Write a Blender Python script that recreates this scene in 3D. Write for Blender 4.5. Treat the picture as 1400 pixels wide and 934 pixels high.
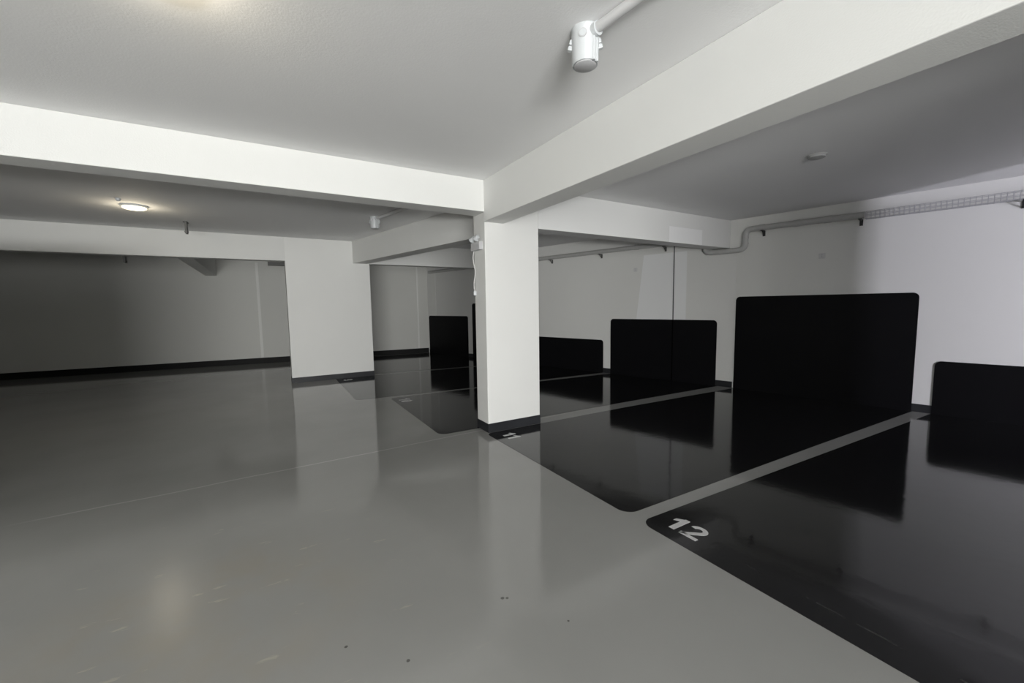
import bpy, bmesh, math
from mathutils import Vector, Matrix

# ------------------------------------------------------------------ scene, camera, light
scene = bpy.context.scene
for o in list(bpy.data.objects):
    bpy.data.objects.remove(o, do_unlink=True)
col = scene.collection

vs = scene.view_settings
vs.view_transform = 'Standard'
vs.look = 'None'
vs.gamma = 1.0
vs.use_curve_mapping = False
vs.exposure = 0.0

EYE = 1.6
YAW, PITCH, ROLL = math.radians(30.72811), math.radians(5.07556), math.radians(-0.83226)
cd = bpy.data.cameras.new('camera')
cd.sensor_fit = 'HORIZONTAL'
cd.sensor_width = 36.0
cd.lens = 554.8387 / 1400 * 36.0
cd.clip_start = 0.05
cam = bpy.data.objects.new('camera', cd)
col.objects.link(cam)
_f = Vector((math.sin(YAW) * math.cos(PITCH), math.cos(YAW) * math.cos(PITCH), -math.sin(PITCH)))
_r = Vector((math.cos(YAW), -math.sin(YAW), 0))
_u = _r.cross(_f)
_r2 = math.cos(ROLL) * _r + math.sin(ROLL) * _u
_u2 = -math.sin(ROLL) * _r + math.cos(ROLL) * _u
cam.matrix_world = Matrix(((_r2.x, _u2.x, -_f.x, 0), (_r2.y, _u2.y, -_f.y, 0),
                           (_r2.z, _u2.z, -_f.z, EYE), (0, 0, 0, 1)))
scene.camera = cam

world = bpy.data.worlds.new('sky')
scene.world = world
world.use_nodes = True
world.node_tree.nodes['Background'].inputs[0].default_value = (0.75, 0.86, 1.0, 1)
world.node_tree.nodes['Background'].inputs[1].default_value = 1.0


def area(name, loc, rot, sx, sy, power, color):
    l = bpy.data.lights.new(name, 'AREA')
    l.shape = 'RECTANGLE'
    l.size, l.size_y = sx, sy
    l.energy = power
    l.color = color
    o = bpy.data.objects.new(name, l)
    col.objects.link(o)
    o.location = loc
    o.rotation_euler = rot
    return o


# daylight in the garage openings behind the camera: sky through the main door, the
# sunlit forecourt just outside its sill throwing light up into the garage, and a slit added to shape the side light
area('daylight_main_door', (-2.2, -6.45, 1.45), (math.radians(92), 0, math.radians(-36)), 3.9, 2.2, 400, (1.0, 0.995, 0.965))
area('daylight_forecourt', (-2.6, -9.2, 0.35), (math.radians(112), 0, math.radians(-34)), 5.0, 0.6, 1080, (0.985, 0.99, 0.975))
area('daylight_side_slit', (5.0, -6.45, 1.25), (math.radians(90), 0, math.radians(-15)), 0.2, 2.2, 480, (0.90, 0.885, 1.0))

PI = math.pi
CEIL = 3.092


# ------------------------------------------------------------------ materials
def nt(name):
    m = bpy.data.materials.new(name)
    m.use_nodes = True
    t = m.node_tree
    return m, t, t.nodes, t.links, t.nodes['Principled BSDF']


def simple(name, color, rough=0.5, metal=0.0, spec=0.5, var=0.06, scale=6.0, bump=0.0, bscale=200.0):
    """procedural: base colour gently varied by noise, optional fine bump"""
    m, t, N, L, b = nt(name)
    tc = N.new('ShaderNodeNewGeometry')
    no = N.new('ShaderNodeTexNoise')
    no.inputs['Scale'].default_value = scale
    no.inputs['Detail'].default_value = 3
    L.new(tc.outputs['Position'], no.inputs['Vector'])
    mx = N.new('ShaderNodeMix')
    mx.data_type = 'RGBA'
    lo = [max(0, c * (1 - var)) for c in color]
    hi = [min(1, c * (1 + var)) for c in color]
    mx.inputs[6].default_value = (*lo, 1)
    mx.inputs[7].default_value = (*hi, 1)
    L.new(no.outputs['Fac'], mx.inputs[0])
    L.new(mx.outputs[2], b.inputs['Base Color'])
    b.inputs['Roughness'].default_value = rough
    b.inputs['Metallic'].default_value = metal
    b.inputs['Specular IOR Level'].default_value = spec
    if bump > 0:
        n2 = N.new('ShaderNodeTexNoise')
        n2.inputs['Scale'].default_value = bscale
        n2.inputs['Detail'].default_value = 2
        L.new(tc.outputs['Position'], n2.inputs['Vector'])
        bp = N.new('ShaderNodeBump')
        bp.inputs['Strength'].default_value = bump
        bp.inputs['Distance'].default_value = 0.004
        L.new(n2.outputs['Fac'], bp.inputs['Height'])
        L.new(bp.outputs['Normal'], b.inputs['Normal'])
    return m


def mathn(N, L, op, a, b=None, clamp=False):
    n = N.new('ShaderNodeMath')
    n.operation = op
    n.use_clamp = clamp
    for i, v in enumerate((a, b)):
        if v is None:
            continue
        if isinstance(v, (int, float)):
            n.inputs[i].default_value = v
        else:
            L.new(v, n.inputs[i])
    return n.outputs[0]


def sstep(N, L, v, e0, e1):
    n = N.new('ShaderNodeMapRange')
    n.interpolation_type = 'SMOOTHSTEP'
    n.inputs['From Min'].default_value = e0
    n.inputs['From Max'].default_value = e1
    L.new(v, n.inputs['Value'])
    return n.outputs[0]


def mixc(N, L, fac, a, b):
    mx = N.new('ShaderNodeMix')
    mx.data_type = 'RGBA'
    for s, v in ((0, fac), (6, a), (7, b)):
        if isinstance(v, (int, float)):
            mx.inputs[s].default_value = v
        elif isinstance(v, tuple):
            mx.inputs[s].default_value = (*v, 1)
        else:
            L.new(v, mx.inputs[s])
    return mx.outputs[2]


def noise(N, L, vec, scale, detail=3, rough=0.5):
    n = N.new('ShaderNodeTexNoise')
    n.inputs['Scale'].default_value = scale
    n.inputs['Detail'].default_value = detail
    n.inputs['Roughness'].default_value = rough
    L.new(vec, n.inputs['Vector'])
    return n.outputs['Fac']


def epoxy_floor():
    m, t, N, L, b = nt('grey_epoxy')
    g = N.new('ShaderNodeNewGeometry')
    pos = g.outputs['Position']
    sp = N.new('ShaderNodeSeparateXYZ')
    L.new(pos, sp.inputs[0])
    X, Y = sp.outputs[0], sp.outputs[1]
    c = mixc(N, L, noise(N, L, pos, 0.9, 4), (0.275, 0.274, 0.266), (0.365, 0.364, 0.353))
    # warm reflection of the far ceiling light, painted into the floor colour
    dx = mathn(N, L, 'SUBTRACT', X, -0.42)
    dy = mathn(N, L, 'SUBTRACT', Y, 2.45)
    d2 = mathn(N, L, 'ADD', mathn(N, L, 'MULTIPLY', dx, dx), mathn(N, L, 'MULTIPLY', dy, dy))
    w = mathn(N, L, 'MULTIPLY', sstep(N, L, d2, 1.1, 0.05), sstep(N, L, noise(N, L, pos, 2.3, 5, 0.6), 0.35, 0.7))
    c = mixc(N, L, mathn(N, L, 'MULTIPLY', w, 0.5), c, (0.33, 0.30, 0.25))
    # pale hairline construction joint across the drive lane
    wob = mathn(N, L, 'MULTIPLY', mathn(N, L, 'SUBTRACT', noise(N, L, pos, 1.5), 0.5), 0.05)
    jy = mathn(N, L, 'ADD', mathn(N, L, 'ADD', mathn(N, L, 'MULTIPLY', X, 0.035), 4.53), wob)
    jd = mathn(N, L, 'ABSOLUTE', mathn(N, L, 'SUBTRACT', Y, jy))
    jl = mathn(N, L, 'MULTIPLY', sstep(N, L, jd, 0.016, 0.007), sstep(N, L, X, -1.9, -1.4))
    c = mixc(N, L, mathn(N, L, 'MULTIPLY', jl, 0.6), c, (0.50, 0.49, 0.47))
    # pale scuffs in the left foreground
    mp = N.new('ShaderNodeMapping')
    mp.inputs['Rotation'].default_value = (0, 0, 0.7)
    mp.inputs['Scale'].default_value = (3.0, 11.0, 1)
    L.new(pos, mp.inputs[0])
    sc = sstep(N, L, noise(N, L, mp.outputs[0], 1.3, 6, 0.65), 0.62, 0.70)
    c = mixc(N, L, mathn(N, L, 'MULTIPLY', mathn(N, L, 'MULTIPLY', sc, sstep(N, L, d2, 2.6, 0.3)), 0.6), c, (0.46, 0.43, 0.37))
    # dark specks
    for px, py, r in ((1.008, 1.838, 0.012), (1.03, 1.825, 0.010), (1.213, 1.521, 0.007), (0.22, 1.95, 0.009), (0.45, 1.72, 0.010)):
        ax = mathn(N, L, 'SUBTRACT', X, px)
        ay = mathn(N, L, 'SUBTRACT', Y, py)
        q = mathn(N, L, 'ADD', mathn(N, L, 'MULTIPLY', ax, ax), mathn(N, L, 'MULTIPLY', ay, ay))
        q = mathn(N, L, 'MULTIPLY', q, mathn(N, L, 'ADD', noise(N, L, pos, 90), 0.5))
        c = mixc(N, L, mathn(N, L, 'MULTIPLY', sstep(N, L, q, r * r, r * r * 0.4), 0.75), c, (0.05, 0.05, 0.045))
    L.new(c, b.inputs['Base Color'])
    rg = N.new('ShaderNodeMapRange')
    rg.inputs['To Min'].default_value = 0.05
    rg.inputs['To Max'].default_value = 0.10
    L.new(noise(N, L, pos, 1.7, 4), rg.inputs['Value'])
    dull_spot = mathn(N, L, 'MULTIPLY', sstep(N, L, mathn(N, L, 'SQRT', d2), 2.4, 0.0), 0.165)   # duller spot around the painted reflection
    L.new(mathn(N, L, 'ADD', rg.outputs[0], dull_spot), b.inputs['Roughness'])
    b.inputs['IOR'].default_value = 1.5
    bp = N.new('ShaderNodeBump')
    bp.inputs['Strength'].default_value = 0.05
    bp.inputs['Distance'].default_value = 0.01
    L.new(noise(N, L, pos, 9, 3), bp.inputs['Height'])
    L.new(bp.outputs['Normal'], b.inputs['Normal'])
    return m


def bay_paint():
    m, t, N, L, b = nt('black_epoxy')
    g = N.new('ShaderNodeNewGeometry')
    pos = g.outputs['Position']
    sp = N.new('ShaderNodeSeparateXYZ')
    L.new(pos, sp.inputs[0])
    X, Y = sp.outputs[0], sp.outputs[1]
    c = mixc(N, L, noise(N, L, pos, 1.2, 4), (0.0085, 0.0085, 0.0095), (0.014, 0.014, 0.0145))
    # faint scratch parallel to the bay fronts
    jd = mathn(N, L, 'ABSOLUTE', mathn(N, L, 'SUBTRACT', X, mathn(N, L, 'ADD', 2.41, mathn(N, L, 'MULTIPLY', mathn(N, L, 'SUBTRACT', noise(N, L, pos, 2.2), 0.5), 0.03))))
    s = mathn(N, L, 'MULTIPLY', sstep(N, L, jd, 0.007, 0.003), mathn(N, L, 'MULTIPLY', sstep(N, L, Y, 1.45, 1.2), sstep(N, L, noise(N, L, pos, 5), 0.35, 0.6)))
    c = mixc(N, L, mathn(N, L, 'MULTIPLY', s, 0.5), c, (0.08, 0.08, 0.08))
    L.new(c, b.inputs['Base Color'])
    rg = N.new('ShaderNodeMapRange')
    rg.inputs['To Min'].default_value = 0.05
    rg.inputs['To Max'].default_value = 0.11
    L.new(noise(N, L, pos, 1.6, 4), rg.inputs['Value'])
    L.new(rg.outputs[0], b.inputs['Roughness'])
    b.inputs['IOR'].default_value = 1.5
    bp = N.new('ShaderNodeBump')
    bp.inputs['Strength'].default_value = 0.05
    bp.inputs['Distance'].default_value = 0.01
    L.new(noise(N, L, pos, 8, 3), bp.inputs['Height'])
    L.new(bp.outputs['Normal'], b.inputs['Normal'])
    return m


def far_wall_paint():
    """white wall with a slightly paler patch around the expansion joint"""
    m, t, N, L, b = nt('wall_paint_paler_patch')
    g = N.new('ShaderNodeNewGeometry')
    pos = g.outputs['Position']
    sp = N.new('ShaderNodeSeparateXYZ')
    L.new(pos, sp.inputs[0])
    Y, Z = sp.outputs[1], sp.outputs[2]
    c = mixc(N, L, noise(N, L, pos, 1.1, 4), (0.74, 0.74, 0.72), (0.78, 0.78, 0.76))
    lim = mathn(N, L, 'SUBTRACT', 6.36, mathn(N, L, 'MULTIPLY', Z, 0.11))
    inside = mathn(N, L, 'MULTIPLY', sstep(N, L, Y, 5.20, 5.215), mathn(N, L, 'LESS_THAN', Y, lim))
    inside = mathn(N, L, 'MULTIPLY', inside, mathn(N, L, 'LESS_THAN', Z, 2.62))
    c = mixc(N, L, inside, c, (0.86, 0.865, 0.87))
    L.new(c, b.inputs['Base Color'])
    b.inputs['Roughness'].default_value = 0.7
    return m


def paler_patch_beam():
    m, t, N, L, b = nt('beam_paint_paler_patch')
    g = N.new('ShaderNodeNewGeometry')
    sp = N.new('ShaderNodeSeparateXYZ')
    L.new(g.outputs['Position'], sp.inputs[0])
    X, Z = sp.outputs[0], sp.outputs[2]
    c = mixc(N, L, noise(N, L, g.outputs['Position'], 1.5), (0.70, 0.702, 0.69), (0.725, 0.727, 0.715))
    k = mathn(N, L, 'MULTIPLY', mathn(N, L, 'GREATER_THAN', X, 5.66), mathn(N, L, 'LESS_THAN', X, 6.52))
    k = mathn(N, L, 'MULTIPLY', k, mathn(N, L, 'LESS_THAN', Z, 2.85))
    c = mixc(N, L, k, c, (0.82, 0.82, 0.82))  # paler rectangle on the lower part of the beam
    L.new(c, b.inputs['Base Color'])
    b.inputs['Roughness'].default_value = 0.7
    return m


M = {
    'beampatch': paler_patch_beam(),
    'wall': simple('wall_paint', (0.78, 0.78, 0.755), 0.65, var=0.025, scale=1.2, bump=0.10, bscale=120),
    'ceiling': simple('ceiling_paint', (0.82, 0.82, 0.82), 0.8, var=0.03, scale=1.0, bump=0.25, bscale=90),
    'beam': simple('beam_paint', (0.70, 0.702, 0.684), 0.7, var=0.02, scale=1.5, bump=0.20, bscale=110),
    'pillar': simple('pillar_paint', (0.72, 0.72, 0.70), 0.55, var=0.02, scale=2.0),
    'backwall': simple('back_wall_paint', (0.64, 0.64, 0.61), 0.7, var=0.03, scale=0.8, bump=0.1, bscale=120),
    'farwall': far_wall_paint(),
    'floor': epoxy_floor(),
    'bay': bay_paint(),
    'panel': simple('black_wall_paint', (0.0042, 0.0042, 0.0052), 0.5, var=0.15, scale=1.5, spec=0.12),
    'skirt': simple('dark_skirting', (0.020, 0.021, 0.024), 0.45, var=0.3, scale=5, spec=0.3),
    'skirtblack': simple('black_skirting', (0.008, 0.008, 0.008), 0.6, var=0.4, scale=9, spec=0.2),
    'number': simple('white_road_paint', (0.60, 0.60, 0.60), 0.35, var=0.08, scale=30),
    'plastic': simple('white_plastic', (0.56, 0.58, 0.592), 0.35, var=0.02),
    'plastic2': simple('white_plastic_shade', (0.50, 0.50, 0.51), 0.45, var=0.02),
    'conduit': simple('white_conduit', (0.58, 0.58, 0.585), 0.4, var=0.02),
    'greypipe': simple('grey_pipe', (0.47, 0.47, 0.46), 0.45, var=0.06, scale=12),
    'zinc': simple('zinc_wire', (0.55, 0.55, 0.57), 0.45, metal=0.2, var=0.1, scale=40),
    'darkmetal': simple('dark_steel', (0.05, 0.05, 0.05), 0.5, metal=0.5, var=0.2, scale=30),
    'greymetal': simple('grey_steel', (0.09, 0.09, 0.085), 0.5, var=0.15, scale=30),
    'joint': simple('joint_sealant', (0.13, 0.13, 0.135), 0.6, var=0.1, scale=20),
    'jointdark': simple('joint_sealant_black', (0.0012, 0.0012, 0.0012), 0.9, var=0.1, spec=0.02),
    'cable': simple('pale_cable', (0.55, 0.55, 0.54), 0.5, var=0.05),
    'plate': simple('plate_plastic', (0.66, 0.66, 0.66), 0.5, var=0.02),
    'detector': simple('detector_plastic', (0.42, 0.42, 0.42), 0.6, var=0.03),
    'lens': simple('lamp_lens', (0.9, 0.9, 0.9), 0.08, var=0.01),
}


def lamp_glow():
    m, t, N, L, b = nt('warm_diffuser')
    b.inputs['Base Color'].default_value = (0.9, 0.88, 0.8, 1)
    b.inputs['Emission Color'].default_value = (1.0, 0.90, 0.62, 1)
    b.inputs['Emission Strength'].default_value = 1.6
    b.inputs['Roughness'].default_value = 0.4
    return m


M['glow'] = lamp_glow()


# ------------------------------------------------------------------ mesh helpers
def obj(name, bm, mat, parent=None, smooth=False, bevel=0.0, loc=None):
    me = bpy.data.meshes.new(name)
    bmesh.ops.recalc_face_normals(bm, faces=bm.faces[:])
    bm.to_mesh(me)
    bm.free()
    me.materials.append(mat)
    if smooth:
        for p in me.polygons:
            p.use_smooth = True
        try:
            me.set_sharp_from_angle(angle=math.radians(40))
        except Exception:
            pass
    o = bpy.data.objects.new(name, me)
    col.objects.link(o)
    if parent is not None:
        o.parent = parent
    if loc is not None:
        o.location = loc
    if bevel > 0:
        md = o.modifiers.new('bevel', 'BEVEL')
        md.width = bevel
        md.segments = 2
        md.limit_method = 'ANGLE'
    return o


def struct(name, bm, mat, **k):
    o = obj(name, bm, mat, **k)
    o['kind'] = 'structure'
    return o


def thing(name, label, cat, loc=(0, 0, 0), group=None):
    o = bpy.data.objects.new(name, None)
    o.empty_display_size = 0.1
    col.objects.link(o)
    o.location = loc
    o['label'] = label
    o['category'] = cat
    if group:
        o['group'] = group
    return o


def tag(o, label, cat, group=None):
    o['label'] = label
    o['category'] = cat
    if group:
        o['group'] = group
    return o


def copy_tree(o, parent=None):
    c = o.copy()
    col.objects.link(c)
    if parent is not None:
        c.parent = parent
    for ch in list(o.children):
        copy_tree(ch, c)
    return c


def add_box(bm, x0, x1, y0, y1, z0, z1):
    v = [bm.verts.new(p) for p in ((x0, y0, z0), (x1, y0, z0), (x1, y1, z0), (x0, y1, z0),
                                   (x0, y0, z1), (x1, y0, z1), (x1, y1, z1), (x0, y1, z1))]
    for f in ((3, 2, 1, 0), (4, 5, 6, 7), (0, 1, 5, 4), (1, 2, 6, 5), (2, 3, 7, 6), (3, 0, 4, 7)):
        bm.faces.new([v[i] for i in f])


def box(x0, x1, y0, y1, z0, z1):
    bm = bmesh.new()
    add_box(bm, x0, x1, y0, y1, z0, z1)
    return bm


def add_prism(bm, pts, z0, z1):
    a = [bm.verts.new((x, y, z0)) for x, y in pts]
    b = [bm.verts.new((x, y, z1)) for x, y in pts]
    n = len(pts)
    bm.faces.new(a[::-1])
    bm.faces.new(b)
    for i in range(n):
        bm.faces.new((a[i], a[(i + 1) % n], b[(i + 1) % n], b[i]))


def prism(pts, z0, z1):
    bm = bmesh.new()
    add_prism(bm, pts, z0, z1)
    return bm


def add_extrude(bm, pts3, vec):
    """polygon of 3-D points extruded by vec"""
    vec = Vector(vec)
    a = [bm.verts.new(Vector(p)) for p in pts3]
    b = [bm.verts.new(Vector(p) + vec) for p in pts3]
    n = len(a)
    bm.faces.new(a[::-1])
    bm.faces.new(b)
    for i in range(n):
        bm.faces.new((a[i], a[(i + 1) % n], b[(i + 1) % n], b[i]))


def add_tube(bm, pts, r, seg=16, cap=True):
    pts = [Vector(p) for p in pts]
    rings = []
    ref = None
    for i, p in enumerate(pts):
        if i == 0:
            t = pts[1] - pts[0]
        elif i == len(pts) - 1:
            t = pts[-1] - pts[-2]
        else:
            t = (pts[i + 1] - p).normalized() + (p - pts[i - 1]).normalized()
        t.normalize()
        if ref is None:
            ref = Vector((0, 0, 1)) if abs(t.z) < 0.9 else Vector((1, 0, 0))
        u = (ref - t * ref.dot(t)).normalized()
        ref = u
        w = t.cross(u)
        rings.append([bm.verts.new(p + r * (math.cos(2 * PI * k / seg) * u + math.sin(2 * PI * k / seg) * w)) for k in range(seg)])
    for a, b in zip(rings, rings[1:]):
        for k in range(seg):
            bm.faces.new((a[k], a[(k + 1) % seg], b[(k + 1) % seg], b[k]))
    if cap:
        bm.faces.new(rings[0][::-1])
        bm.faces.new(rings[-1])


def tube(pts, r, seg=16):
    bm = bmesh.new()
    add_tube(bm, pts, r, seg)
    return bm


def lathe(prof, seg=40, loc=(0, 0, 0)):
    """profile [(r, z)...] round Z"""
    bm = bmesh.new()
    rings = []
    for r, z in prof:
        if r < 1e-6:
            rings.append([bm.verts.new((loc[0], loc[1], loc[2] + z))])
        else:
            rings.append([bm.verts.new((loc[0] + r * math.cos(2 * PI * k / seg), loc[1] + r * math.sin(2 * PI * k / seg), loc[2] + z)) for k in range(seg)])
    for a, b in zip(rings, rings[1:]):
        for k in range(seg):
            k2 = (k + 1) % seg
            if len(a) == 1 and len(b) == 1:
                continue
            if len(a) == 1:
                bm.faces.new((a[0], b[k2], b[k]))
            elif len(b) == 1:
                bm.faces.new((a[k], a[k2], b[0]))
            else:
                bm.faces.new((a[k], a[k2], b[k2], b[k]))
    return bm


def rounded(pts, radii, seg=8):
    """polygon with rounded corners"""
    out = []
    n = len(pts)
    for i in range(n):
        p = Vector((*pts[i], 0))
        a = Vector((*pts[i - 1], 0))
        c = Vector((*pts[(i + 1) % n], 0))
        r = radii[i]
        if r <= 0:
            out.append((p.x, p.y))
            continue
        d1 = (a - p).normalized()
        d2 = (c - p).normalized()
        ang = d1.angle(d2)
        d = r / math.tan(ang / 2)
        s, e = p + d1 * d, p + d2 * d
        cen = p + (d1 + d2).normalized() * (r / math.sin(ang / 2))
        va, vb = s - cen, e - cen
        tot = va.angle(vb)
        sg = 1 if va.cross(vb).z > 0 else -1
        for k in range(seg + 1):
            th = sg * tot * k / seg
            out.append((cen.x + va.x * math.cos(th) - va.y * math.sin(th), cen.y + va.x * math.sin(th) + va.y * math.cos(th)))
    return out


# ------------------------------------------------------------------ the room
XL, YF = -8.0, -6.5            # hidden left wall, front wall behind the camera
CORN = (7.39, 4.35)            # where the right wall bends
NS, FS = 0.20, -0.285          # lean of the two runs of the right wall


def wx(y):                      # X of the right wall's face
    return CORN[0] + NS * (CORN[1] - y) if y <= CORN[1] else CORN[0] + FS * (y - CORN[1])


def backy(x):                   # Y of the back wall's face
    return 13.98 - 0.075 * (x - 0.457)


BX = 4.738
BY = backy(BX)
nn = math.hypot(1, NS)
NEAR_N = Vector((-1 / nn, -NS / nn, 0))       # into the room
fn = math.hypot(1, FS)
FAR_N = Vector((-1 / fn, FS / fn, 0))
bn = math.hypot(1, 0.075)
BACK_N = Vector((-0.075 / bn, -1 / bn, 0))


def wn(y):
    return NEAR_N if y <= CORN[1] else FAR_N


def wp(y, z, off=0.0):
    n = wn(y)
    return Vector((wx(y), y, z)) + n * off


OUT = 9.9
struct('floor', prism([(XL, YF - 3), (OUT, YF - 3), (OUT, 15.2), (XL, 15.2)], -0.2, 0.0), M['floor'])
struct('ceiling', prism([(XL, YF), (OUT, YF), (OUT, 15.2), (XL, 15.2)], CEIL, CEIL + 0.2), M['ceiling'])
struct('wall_right', prism([(wx(YF), YF), CORN, (CORN[0] + 0.2, CORN[1]), (wx(YF) + 0.2, YF)], 0, CEIL), M['wall'])
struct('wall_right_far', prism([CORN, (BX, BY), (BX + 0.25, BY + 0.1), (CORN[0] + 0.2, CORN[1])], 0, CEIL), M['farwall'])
struct('wall_back', prism([(XL, backy(XL)), (BX, BY), (BX + 0.1, BY + 0.25), (XL, backy(XL) + 0.2)], 0, CEIL), M['backwall'])
struct('wall_left', box(XL - 0.2, XL, YF, 15.2, 0, CEIL), M['wall'])
# front wall with the main doorway and an added light slit (behind the camera)
bm = bmesh.new()
for x0, x1, z0 in ((XL, -4.3, 0), (-4.3, -0.1, 2.6), (-0.1, 4.7, 0), (4.7, 5.3, 2.5), (5.3, wx(YF) + 0.2, 0)):
    add_box(bm, x0, x1, YF - 0.2, YF, z0, CEIL)
struct('wall_front', bm, M['wall'])

# unseen walls added to shape the daylight: half-height one at left, partition at right
struct('wall_light_block_left', box(XL, -2.3, 4.44, 4.70, 0, 2.05), M['wall'])
struct('wall_light_block_side', prism([(2.29, YF), (2.53, YF), (2.53, -1.54), (6.50, -1.54), (6.50, -1.3), (2.29, -1.3)], 0, 2.61), M['wall'])
struct('ceiling_beam_light_block', box(2.55, 6.50, -1.54, -1.3, 2.61, CEIL), M['beam'])  # added above the partition, blocks daylight with it

# beams under the ceiling
struct('ceiling_beam_lane', box(2.275, 2.55, YF, 4.463, 2.61, CEIL), M['beam'], bevel=0.006)
struct('ceiling_beam_left', box(XL, 2.29, 4.44, 4.71, 2.724, CEIL), M['beam'], bevel=0.006)
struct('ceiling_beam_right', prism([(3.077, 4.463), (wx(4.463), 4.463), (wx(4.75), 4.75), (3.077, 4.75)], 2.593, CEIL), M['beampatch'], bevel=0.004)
struct('ceiling_beam_far', prism([(XL, 9.83), (wx(9.83) - 0.13, 9.83), (wx(10.08) - 0.13, 10.08), (XL, 10.08)], 2.60, CEIL), M['beam'], bevel=0.006)
struct('ceiling_beam_oblique', prism([(2.834, 4.768), (3.149, 4.768), (1.995, 9.83), (1.68, 9.83)], 2.60, CEIL), M['beam'], bevel=0.006)
bm = bmesh.new()
add_extrude(bm, [(-1.47, 10.08, CEIL), (-1.47, 10.08, 2.602), (-1.47, 14.125, 2.542), (-1.47, 14.125, CEIL)], (0.25, -0.0, 0))
struct('ceiling_beam_rear', bm, M['beam'], bevel=0.006)

# skirtings
SK = 0.115
o_ = [wp(y, 0, d) for y, d in ((-6.4, 0.0), (4.34, 0.0), (4.34, 0.008), (-6.4, 0.008))]
struct('baseboard_right', prism([(p.x, p.y) for p in o_], 0.001, SK), M['skirt'])
o_ = [wp(y, 0, d) for y, d in ((4.36, 0.0), (13.62, 0.0), (13.62, 0.008), (4.36, 0.008))]
struct('baseboard_right_far', prism([(p.x, p.y) for p in o_], 0.001, SK), M['skirt'])
struct('baseboard_back', prism([(XL, backy(XL)), (BX - 0.01, backy(BX)), (BX - 0.01, backy(BX) - 0.012), (XL, backy(XL) - 0.012)], 0.001, 0.165), M['skirtblack'])
# expansion joint in the far run of the right wall, thin ribs on the back wall
a, b_ = wp(5.440, 0, 0), wp(5.462, 0, 0)
struct('trim_1', prism([(a.x, a.y), (b_.x, b_.y), tuple((b_ + FAR_N * 0.004)[:2]), tuple((a + FAR_N * 0.004)[:2])], SK, 2.80), M['joint'])


def rib(name, x, w, d, z0):
    struct(name, prism([(x, backy(x)), (x + w, backy(x + w)), (x + w, backy(x) - d), (x, backy(x) - d)], z0, 2.95), M['wall'])


rib('trim_2', -0.285, 0.07, 0.02, 0.17)
rib('trim_3', 4.36, 0.05, 0.015, 0.17)
a, b_ = wp(13.20, 0, 0), wp(13.42, 0, 0)
struct('trim_4', prism([(a.x, a.y), (b_.x, b_.y), tuple((b_ + FAR_N * 0.010)[:2]), tuple((a + FAR_N * 0.010)[:2])], SK, 2.95), M['wall'])


# ------------------------------------------------------------------ pillars
def pillar(name, label, x0, x1, y0, y1, top):
    t = thing(name, label, 'pillar', ((x0 + x1) / 2, (y0 + y1) / 2, 0))
    cx, cy = t.location.x, t.location.y
    a, b, c, d = x0 - cx, x1 - cx, y0 - cy, y1 - cy
    obj('shaft', box(a, b, c, d, 0.0, top), M['pillar'], t, bevel=0.006)
    e = 0.005
    bm = bmesh.new()
    # skirting ring of four boards
    add_box(bm, a - e, b + e, c - e, c, 0.001, SK)
    add_box(bm, a - e, b + e, d, d + e, 0.001, SK)
    add_box(bm, a - e, a, c, d, 0.001, SK)
    add_box(bm, b, b + e, c, d, 0.001, SK)
    s = obj('skirting', bm, M['skirt'], t)
    s['label'] = 'dark painted skirting band'
    return t


pillar('concrete_pillar', 'white rectangular pillar in the centre, beside the bay marked 11', 2.29, 3.077, 4.463, 4.768, CEIL)
pillar('concrete_pillar', 'wide white pillar further back on the left, at the corner of bay 9', 0.337, 2.043, 9.825, 10.2, CEIL)


# ------------------------------------------------------------------ parking bays with painted numbers
def glyph(ch):
    """outline(s) of a bold digit in a unit-high box; list of (list of quads/polys), width"""
    polys = []

    def arc(cx, cy, rx, ry, t, a0, a1, n=20):
        for k in range(n):
            u0 = math.radians(a0 + (a1 - a0) * k / n)
            u1 = math.radians(a0 + (a1 - a0) * (k + 1) / n)
            polys.append([(cx + rx * math.cos(u0), cy + ry * math.sin(u0)), (cx + rx * math.cos(u1), cy + ry * math.sin(u1)),
                          (cx + (rx - t) * math.cos(u1), cy + (ry - t) * math.sin(u1)), (cx + (rx - t) * math.cos(u0), cy + (ry - t) * math.sin(u0))])
    if ch == '1':
        polys.append([(0.20, 0), (0.40, 0), (0.40, 1.0), (0.235, 1.0), (0.20, 0.90)])
        polys.append([(0.235, 1.0), (0.20, 0.90), (0.0, 0.745), (0.0, 0.575), (0.20, 0.70)])
        return polys[:1] + [[(0.20, 0.93), (0.0, 0.76), (0.0, 0.59), (0.20, 0.70)]], 0.42
    if ch == '2':
        arc(0.30, 0.71, 0.29, 0.29, 0.165, 172, -38)
        polys.append([(0.528, 0.532), (0.25, 0.15), (0.0, 0.0), (0.0, 0.07), (0.398, 0.634)])
        polys.append([(0.0, 0.0), (0.60, 0.0), (0.60, 0.17), (0.0, 0.17)])
        return polys, 0.60
    if ch == '0':
        arc(0.29, 0.5, 0.29, 0.5, 0.18, 0, 360, 32)
        return polys, 0.58
    if ch == '9':
        arc(0.29, 0.68, 0.29, 0.32, 0.17, 0, 360, 28)
        arc(0.29, 0.40, 0.29, 0.40, 0.17, 0, -160, 18)
        polys.append([(0.41, 0.40), (0.58, 0.40), (0.58, 0.68), (0.41, 0.68)])
        return polys, 0.58
    arc(0.29, 0.73, 0.27, 0.27, 0.16, 0, 360, 24)
    arc(0.29, 0.28, 0.29, 0.28, 0.17, 0, 360, 24)
    return polys, 0.58


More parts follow.
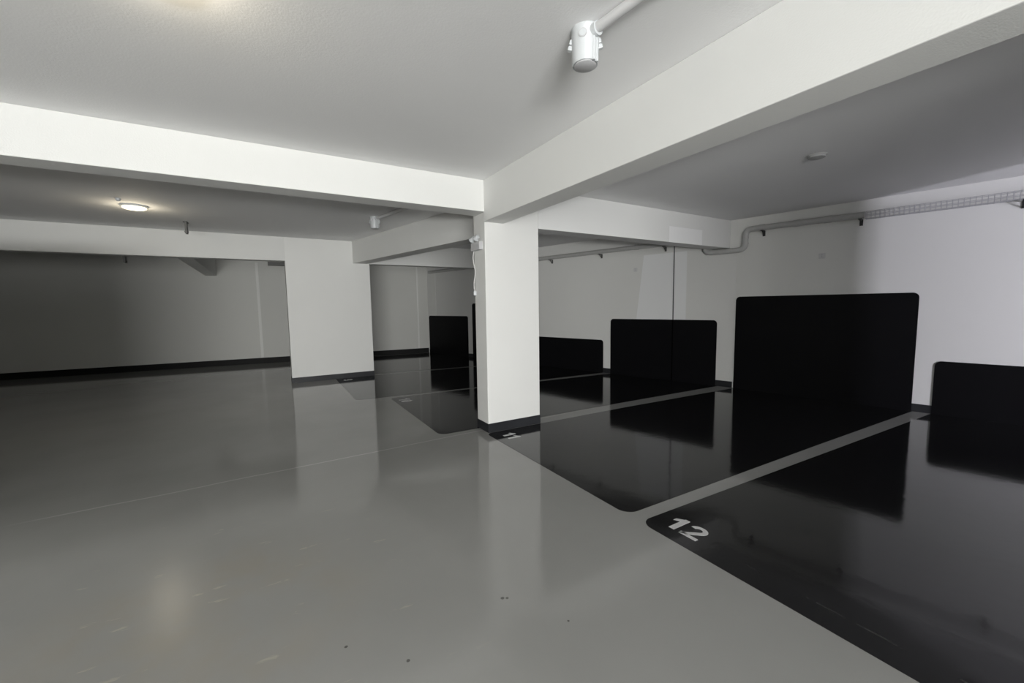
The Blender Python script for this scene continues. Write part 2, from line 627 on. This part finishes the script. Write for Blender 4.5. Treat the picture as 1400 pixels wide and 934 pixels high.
def number_bm(text, x0, y0, h, gap=0.18):
    """text lies on the floor, its top towards +X, reading towards -Y"""
    bm = bmesh.new()
    cur = 0.0
    for ch in text:
        polys, w = glyph(ch)
        for p in polys:
            add_prism(bm, [(x0 + v * h, y0 - (cur + u * 1.18) * h) for u, v in p], 0.0021, 0.0030)
        cur += w * 1.18 + gap
    return bm


def bay(label, pts, radii, num=None):
    o = obj('parking_bay', prism(rounded(pts, radii), 0.0004, 0.002), M['bay'])
    tag(o, label, 'parking bay', 'black painted parking bays along the right wall')
    if num:
        n = obj('bay_number', number_bm(*num), M['number'], o)
        n['label'] = 'number %s in pale paint' % num[0]
    return o


def q(y, off=0.012):
    p = wp(y, 0, off)
    return (p.x, p.y)


bay('black painted parking bay marked 12 in the right foreground', [(2.25, -1.2), q(-1.2), q(1.80), (2.25, 1.985)], [0.1, 0, 0, 0.10], ('12', 2.37, 1.872, 0.187))
bay('black painted parking bay marked 11 in front of the centre pillar', [(2.25, 2.105), (5.19, 2.05), q(1.985), q(4.32), (4.7, 4.42), (2.25, 4.445)], [0.11, 0, 0, 0, 0, 0.08], ('11', 2.385, 4.31, 0.17, 0.2))
bay('black painted parking bay marked 10 just behind the centre pillar', [(1.742, 4.72), (4.99, 4.66), q(4.60), q(6.80), (3.4, 7.07), (1.742, 7.16)], [0.11, 0, 0, 0, 0, 0.08], ('10', 1.83, 6.98, 0.19))
bay('black painted parking bay marked 9 reaching behind the wide pillar', [(1.20, 7.34), (3.4, 7.16), q(7.0), q(9.55), (1.20, 9.89)], [0.11, 0, 0, 0, 0.08], ('9', 1.32, 9.62, 0.19))
bay('farthest black painted parking bay at the back wall', [(2.08, 10.03), (4.6, 9.74), q(9.72), q(13.55), (0.70, 13.75), (0.70, 10.24), (2.08, 10.24)], [0, 0, 0, 0, 0, 0.1, 0])


# ------------------------------------------------------------------ black painted panels on the wall behind the bays
def panel(label, ya, yb, h, r=0.07, joint=None):
    """ya < yb along the right wall"""
    o_n = wn((ya + yb) / 2)
    pa, pb = wp(ya, 0), wp(yb, 0)
    d = (pb - pa)
    ln = d.length
    d.normalize()
    prof = rounded([(0, 0.003), (ln, 0.003), (ln, h), (0, h)], [0, 0, r, r])
    bm = bmesh.new()
    add_extrude(bm, [pa + d * u + Vector((0, 0, v)) for u, v in prof], o_n * 0.012)
    o = obj('wall_panel', bm, M['panel'])
    tag(o, label, 'wall panel', 'black panels on the right wall')
    if joint:
        ja, jb = wp(joint - 0.010, 0, 0.012), wp(joint + 0.010, 0, 0.012)
        k = bmesh.new()
        add_extrude(k, [ja + Vector((0, 0, 0.004)), jb + Vector((0, 0, 0.004)), jb + Vector((0, 0, h - 0.002)), ja + Vector((0, 0, h - 0.002))], o_n * 0.002)
        obj('joint_strip', k, M['jointdark'], o)
    return o


panel('low black wall panel cut by the right edge, at the end of bay 12', -0.6, 1.80, 0.748)
panel('tallest black wall panel on the right, at the end of bay 11', 1.995, 4.335, 1.70)
panel('medium-height black wall panel crossed by a vertical joint, end of bay 10', 4.64, 6.815, 1.264, joint=5.451)
panel('low black wall panel seen just right of the centre pillar', 7.0, 9.5, 0.77)
panel('tall black wall panel showing as a sliver left of the centre pillar', 9.72, 11.41, 1.68)
panel('farthest black wall panel, in the corner left of the centre pillar', 11.62, 13.6, 1.288)


# ------------------------------------------------------------------ conduit boxes on the ceiling
def make_conduit_box():
    t = thing('junction_box', '', 'junction box')
    # hangs down from z = 0
    obj('body', lathe([(0, 0), (0.078, 0), (0.078, -0.010), (0.075, -0.014), (0.072, -0.172), (0.068, -0.182), (0.062, -0.182), (0.062, -0.178), (0, -0.178)], 48), M['plastic'], t, smooth=True)
    obj('cover', lathe([(0, -0.179), (0.060, -0.179), (0.060, -0.186), (0.057, -0.188), (0, -0.188)], 48), M['plastic2'], t, smooth=True)
    # rib carrying the cover screws, below the conduit collar
    rd = Vector((0.157, -0.987, 0))
    rs = Vector((0.987, 0.157, 0))
    bm = bmesh.new()
    for u in (-0.013, 0.013):
        c = rd * 0.070 + rs * u
        add_tube(bm, [c + Vector((0, 0, -0.066)), c + Vector((0, 0, -0.186))], 0.0085, 12)
    obj('screw_rib', bm, M['plastic'], t, smooth=True)
    # round blank plug facing the lane: a raised ring and a flat disc inside it
    dirn = Vector((-0.77, -0.638, 0))
    pz = Vector((0, 0, -0.052))
    k = obj('blank_plug', tube([dirn * 0.060 + pz, dirn * 0.0775 + pz], 0.0225, 28), M['plastic2'], t, smooth=True)
    obj('plug_disc', tube([dirn * 0.070 + pz, dirn * 0.0795 + pz], 0.0175, 28), M['plastic'], k, smooth=True)
    # clips either side
    for s in (-1, 1):
        side = Vector((0.80, -0.60, 0)) * s
        fw = Vector((0.60, 0.80, 0))
        bm = bmesh.new()
        for z0, z1, r0, r1 in ((-0.078, -0.046, 0.066, 0.088), (-0.106, -0.078, 0.066, 0.096)):
            pts = [side * r0 + fw * -0.012 + Vector((0, 0, z0)), side * r1 + fw * -0.012 + Vector((0, 0, z0 + 0.008)),
                   side * (r1 - 0.006) + fw * -0.012 + Vector((0, 0, z1)), side * r0 + fw * -0.012 + Vector((0, 0, z1))]
            add_extrude(bm, pts, fw * 0.024)
        obj('clip', bm, M['plastic'], t, bevel=0.003)
    return t


def conduit_collar(t, d):
    d = Vector(d).normalized()
    z = Vector((0, 0, -0.034))
    bm = bmesh.new()
    add_tube(bm, [d * 0.06 + z, d * 0.095 + z], 0.035, 24)
    obj('collar', bm, M['plastic'], t, smooth=True)


jb = make_conduit_box()
jb.location = (1.572, 1.813, CEIL)
jb['label'] = 'large white round junction box on the ceiling near the front beam'
jb['group'] = 'ceiling junction boxes'
jb2 = copy_tree(jb)
jb2.location = (1.586, 7.075, CEIL)
jb2['label'] = 'small distant junction box on the ceiling beyond the left beam'
D1 = Vector((0.10, -1.0, 0)).normalized()
D2 = Vector((0.25, -1.0, 0)).normalized()
conduit_collar(jb, D1)
conduit_collar(jb2, D2)


def conduit(label, p, d, ln, bands):
    p = Vector(p)
    t = thing('conduit', label, 'conduit pipe', p)
    obj('pipe', tube([d * 0.096, d * ln], 0.026, 20), M['conduit'], t, smooth=True)
    for k in bands:
        bm = bmesh.new()
        add_tube(bm, [d * (k - 0.012), d * (k + 0.012)], 0.029, 20)
        c = d * k
        side = Vector((-d.y, d.x, 0))
        for s in (-1, 1):
            pts = [c - d * 0.012 + side * (s * 0.026) + Vector((0, 0, 0.022)), c + d * 0.012 + side * (s * 0.026) + Vector((0, 0, 0.022)),
                   c + d * 0.012 + side * (s * 0.05) + Vector((0, 0, 0.022)), c - d * 0.012 + side * (s * 0.05) + Vector((0, 0, 0.022))]
            add_extrude(bm, pts, (0, 0, 0.006))
        obj('pipe_clip', bm, M['conduit'], t)
    return t


conduit('white conduit running from the large junction box out of frame', (1.572, 1.813, CEIL - 0.030), D1, 4.0, (1.3, 2.6))
conduit('short visible white conduit of the distant junction box', (1.586, 7.075, CEIL - 0.030), D2, 2.25, (1.2,))


# ------------------------------------------------------------------ ceiling lights
def ceiling_light(label, x, y, power):
    t = thing('ceiling_light', label, 'ceiling light', (x, y, CEIL), 'round ceiling lights in the drive lane')
    obj('housing', lathe([(0, 0), (0.155, 0), (0.158, -0.006), (0.152, -0.022), (0.138, -0.024), (0, -0.024)]), M['plastic'], t, smooth=True)
    d = obj('diffuser', lathe([(0.136, -0.020), (0.134, -0.036), (0.115, -0.047), (0.07, -0.055), (0, -0.058)]), M['glow'], t, smooth=True)
    l = bpy.data.lights.new('bulb', 'POINT')
    l.energy = power
    l.color = (1.0, 0.88, 0.66)
    l.shadow_soft_size = 0.13
    lo = bpy.data.objects.new('bulb', l)
    col.objects.link(lo)
    lo.parent = t
    lo.location = (0, 0, -0.15)
    return t


ceiling_light('lit round ceiling light beyond the left beam', -1.567, 7.83, 6)
ceiling_light('round ceiling light glowing at the top edge of the photo', -0.33, 2.36, 6)

# small sensor beside the far light
s = obj('ceiling_sensor', lathe([(0, 0), (0.03, 0), (0.03, -0.012), (0.018, -0.035), (0, -0.04)], 24, (-1.64, 7.42, CEIL)), M['plastic'], smooth=True)
tag(s, 'tiny white sensor dot on the ceiling just beside the lit lamp', 'sensor')

# round detector in the right-hand bay
t = thing('smoke_detector', 'flat round smoke detector on the ceiling above the right-hand bays', 'smoke detector', (4.916, 2.094, CEIL))
obj('base', lathe([(0, 0), (0.085, 0), (0.085, -0.012), (0, -0.012)], 40), M['detector'], t, smooth=True)
obj('cover', lathe([(0.078, -0.012), (0.074, -0.028), (0.05, -0.036), (0, -0.038)], 40), M['detector'], t, smooth=True)

# ------------------------------------------------------------------ grey pipe, wire tray and brackets on the right wall


def curve_pts(pts, r=0.09, seg=7):
    """round the corners of a 3-D polyline"""
    pts = [Vector(p) for p in pts]
    out = [pts[0]]
    for i in range(1, len(pts) - 1):
        p = pts[i]
        a = (pts[i - 1] - p)
        c = (pts[i + 1] - p)
        rr = min(r, a.length * 0.49, c.length * 0.49)
        s, e = p + a.normalized() * rr, p + c.normalized() * rr
        for k in range(seg + 1):
            u = k / seg
            out.append(s * (1 - u) ** 2 + p * (2 * u * (1 - u)) + e * u ** 2)
    out.append(pts[-1])
    return out


PR = 0.048
OFF = 0.065
t = thing('service_pipe', 'grey pipe dipping under the beam on the right wall', 'pipe', (0, 0, 0))
path = [wp(2.62, 2.865, OFF), wp(4.20, 2.885, OFF), wp(4.20, 2.535, OFF), wp(4.86, 2.535, OFF), wp(4.86, 2.80, OFF), wp(13.45, 2.765, OFF)]
obj('pipe', tube(curve_pts(path, 0.11), PR, 18), M['greypipe'], t, smooth=True)
for y, z in ((3.95, 2.882), (3.45, 2.875), (3.05, 2.870), (6.2, 2.794), (8.8, 2.784), (11.0, 2.775)):
    n = wn(y)
    d = (wp(y + 0.1, 0) - wp(y, 0)).normalized()
    c = wp(y, z, OFF)
    obj('coupling', tube([c - d * 0.045, c + d * 0.045], PR + 0.006, 18), M['greypipe'], t, smooth=True)
for z in (2.64, 2.74):
    c = wp(4.20, z, OFF)
    obj('coupling', tube([c - Vector((0, 0, 0.012)), c + Vector((0, 0, 0.012))], PR + 0.005, 18), M['greypipe'], t, smooth=True)

# wire basket tray from the pipe's end out of frame
t = thing('wire_cable_tray', 'wire mesh cable tray high on the right wall', 'cable tray', (0, 0, 0))
bm = bmesh.new()
y0, y1 = -0.6, 2.60
for off, z in ((0.03, 2.895), (0.03, 2.845), (0.03, 2.795), (0.075, 2.795), (0.125, 2.795), (0.125, 2.845), (0.125, 2.895)):
    add_tube(bm, [wp(y0, z, off), wp(y1, z + 0.005, off)], 0.0035, 6)
obj('long_wire', bm, M['zinc'], t)
bm = bmesh.new()
y = y0
while y < y1 + 0.01:
    add_tube(bm, [wp(y, 2.900, 0.03), wp(y, 2.795, 0.03), wp(y, 2.795, 0.125), wp(y, 2.900, 0.125)], 0.0028, 6)
    y += 0.05
obj('cross_wire', bm, M['zinc'], t)


def bracket(label, y, z, dark):
    t = thing('wall_bracket', label, 'bracket', (0, 0, 0), 'brackets under the wall pipe')
    n = wn(y)
    d = (wp(y + 0.1, 0) - wp(y, 0)).normalized()
    m = M['darkmetal'] if dark else M['greymetal']
    bm = bmesh.new()
    p = wp(y, z)
    add_extrude(bm, [p - d * 0.02, p + d * 0.02, p + d * 0.02 + n * 0.15, p - d * 0.02 + n * 0.15], (0, 0, -0.012))
    obj('arm', bm, m, t)
    bm = bmesh.new()
    add_extrude(bm, [p - d * 0.02, p + d * 0.02, p + d * 0.02 + Vector((0, 0, -0.09)), p - d * 0.02 + Vector((0, 0, -0.09))], n * 0.008)
    obj('foot', bm, m, t)
    bm = bmesh.new()
    k = p + n * 0.02 + Vector((0, 0, -0.075))
    add_tube(bm, [k, p + n * 0.10 + Vector((0, 0, -0.012))], 0.008, 8)
    obj('strut', bm, m, t)
    return t


bracket('dark bracket under the wall pipe, nearest its bend', 3.93, 2.828, True)
bracket('dark bracket where the wall pipe meets the wire tray', 2.66, 2.808, True)
bracket('dark bracket under the wire tray at the right edge of the photo', 1.16, 2.788, True)
bracket('pale bracket on the far pipe, close to the vertical joint', 5.62, 2.745, False)
bracket('pale bracket in the middle of the far pipe', 7.05, 2.738, False)
bracket('pale bracket on the far pipe right beside the centre pillar', 8.42, 2.732, False)


def plate(label, y, z):
    t = thing('wall_plate', label, 'wall plate', (0, 0, 0))
    n = wn(y)
    d = (wp(y + 0.1, 0) - wp(y, 0)).normalized()
    p = wp(y, z)
    s = 0.042
    bm = bmesh.new()
    add_extrude(bm, [p - d * s + Vector((0, 0, -s)), p + d * s + Vector((0, 0, -s)), p + d * s + Vector((0, 0, s)), p - d * s + Vector((0, 0, s))], n * 0.008)
    obj('plate', bm, M['plate'], t, bevel=0.002)
    bm = bmesh.new()
    for k in (-0.014, 0.014):
        c = p + Vector((0, 0, k)) + n * 0.008
        add_tube(bm, [c, c + n * 0.004], 0.008, 10)
    obj('screw', bm, M['plastic2'], t)


plate('small white wall plate above the tallest black panel', 3.111, 2.317)
plate('small white wall plate left of the vertical joint', 6.25, 2.33)

# ------------------------------------------------------------------ emergency light on the pillar
t = thing('emergency_light', 'twin-headed emergency light on the left side of the centre pillar', 'emergency light', (2.29, 4.64, 2.29))
obj('battery_box', box(-0.05, 0.0, -0.12, 0.12, 0.0, 0.10), M['plastic2'], t, bevel=0.004)
for y in (-0.06, 0.06):
    h = obj('lamp_head', lathe([(0, 0.03), (0.022, 0.03), (0.036, -0.028), (0.034, -0.032), (0, -0.034)], 24), M['plastic'], t, smooth=True)
    h.location = (-0.05, y, 0.145)
    h.rotation_euler = (math.radians(-60), 0, math.radians(200))
    g = obj('lens', lathe([(0, -0.0345), (0.028, -0.0345), (0.024, -0.039), (0, -0.041)], 24), M['lens'], h, smooth=True)
    obj('neck', tube([(-0.04, y, 0.098), (-0.045, y, 0.13)], 0.01, 10), M['plastic'], t)
p0 = Vector((2.282, 4.735, 2.29))
pts = [p0 + Vector((-0.010 - 0.012 * math.sin(k / 12 * PI * 3), 0.006 * math.sin(k / 12 * PI * 2), -0.50 * k / 12)) for k in range(13)]
c_ = thing('hanging_cable', 'thin pale cable hanging down the centre pillar from the emergency light', 'cable', p0)
obj('cord', tube([p - p0 for p in pts], 0.006, 8), M['cable'], c_, smooth=True)
obj('plug', box(-0.028, 0.006, -0.016, 0.016, -0.555, -0.50), M['plastic'], c_, bevel=0.004)


# ------------------------------------------------------------------ small metal plates hanging from the ceiling
def hanger(label, x, y, ln):
    t = thing('hanging_bracket', label, 'bracket', (x, y, CEIL))
    obj('flange', box(-0.03, 0.03, 0.0, 0.18, -0.006, 0.0), M['greymetal'], t)
    obj('strap', box(-0.015, 0.015, 0.03, 0.17, -ln, -0.006), M['greymetal'], t)
    obj('bolt', tube([(-0.03, 0.10, -ln + 0.03), (0.03, 0.10, -ln + 0.03)], 0.008, 8), M['darkmetal'], t)


hanger('small dark strap hanging from the ceiling in front of the far beam', -1.135, 8.80, 0.19)
hanger('small dark strap showing below the far beam over the dim back bay', -2.35, 10.6, 0.56)

t = thing('grey_rail', 'short grey metal rail showing under the far beam beside the wide pillar', 'strip light', (0.16, 11.6, CEIL))  # plain grey rail hung on drop rods
obj('rail_bar', box(-0.13, 0.28, -0.05, 0.05, -0.44, -0.35), M['greymetal'], t, bevel=0.005)
obj('end_cap', box(0.28, 0.31, -0.055, 0.055, -0.445, -0.345), M['darkmetal'], t)
for x in (-0.06, 0.2):
    obj('drop_rod', tube([(x, 0, -0.35), (x, 0, 0.0)], 0.006, 8), M['greymetal'], t)
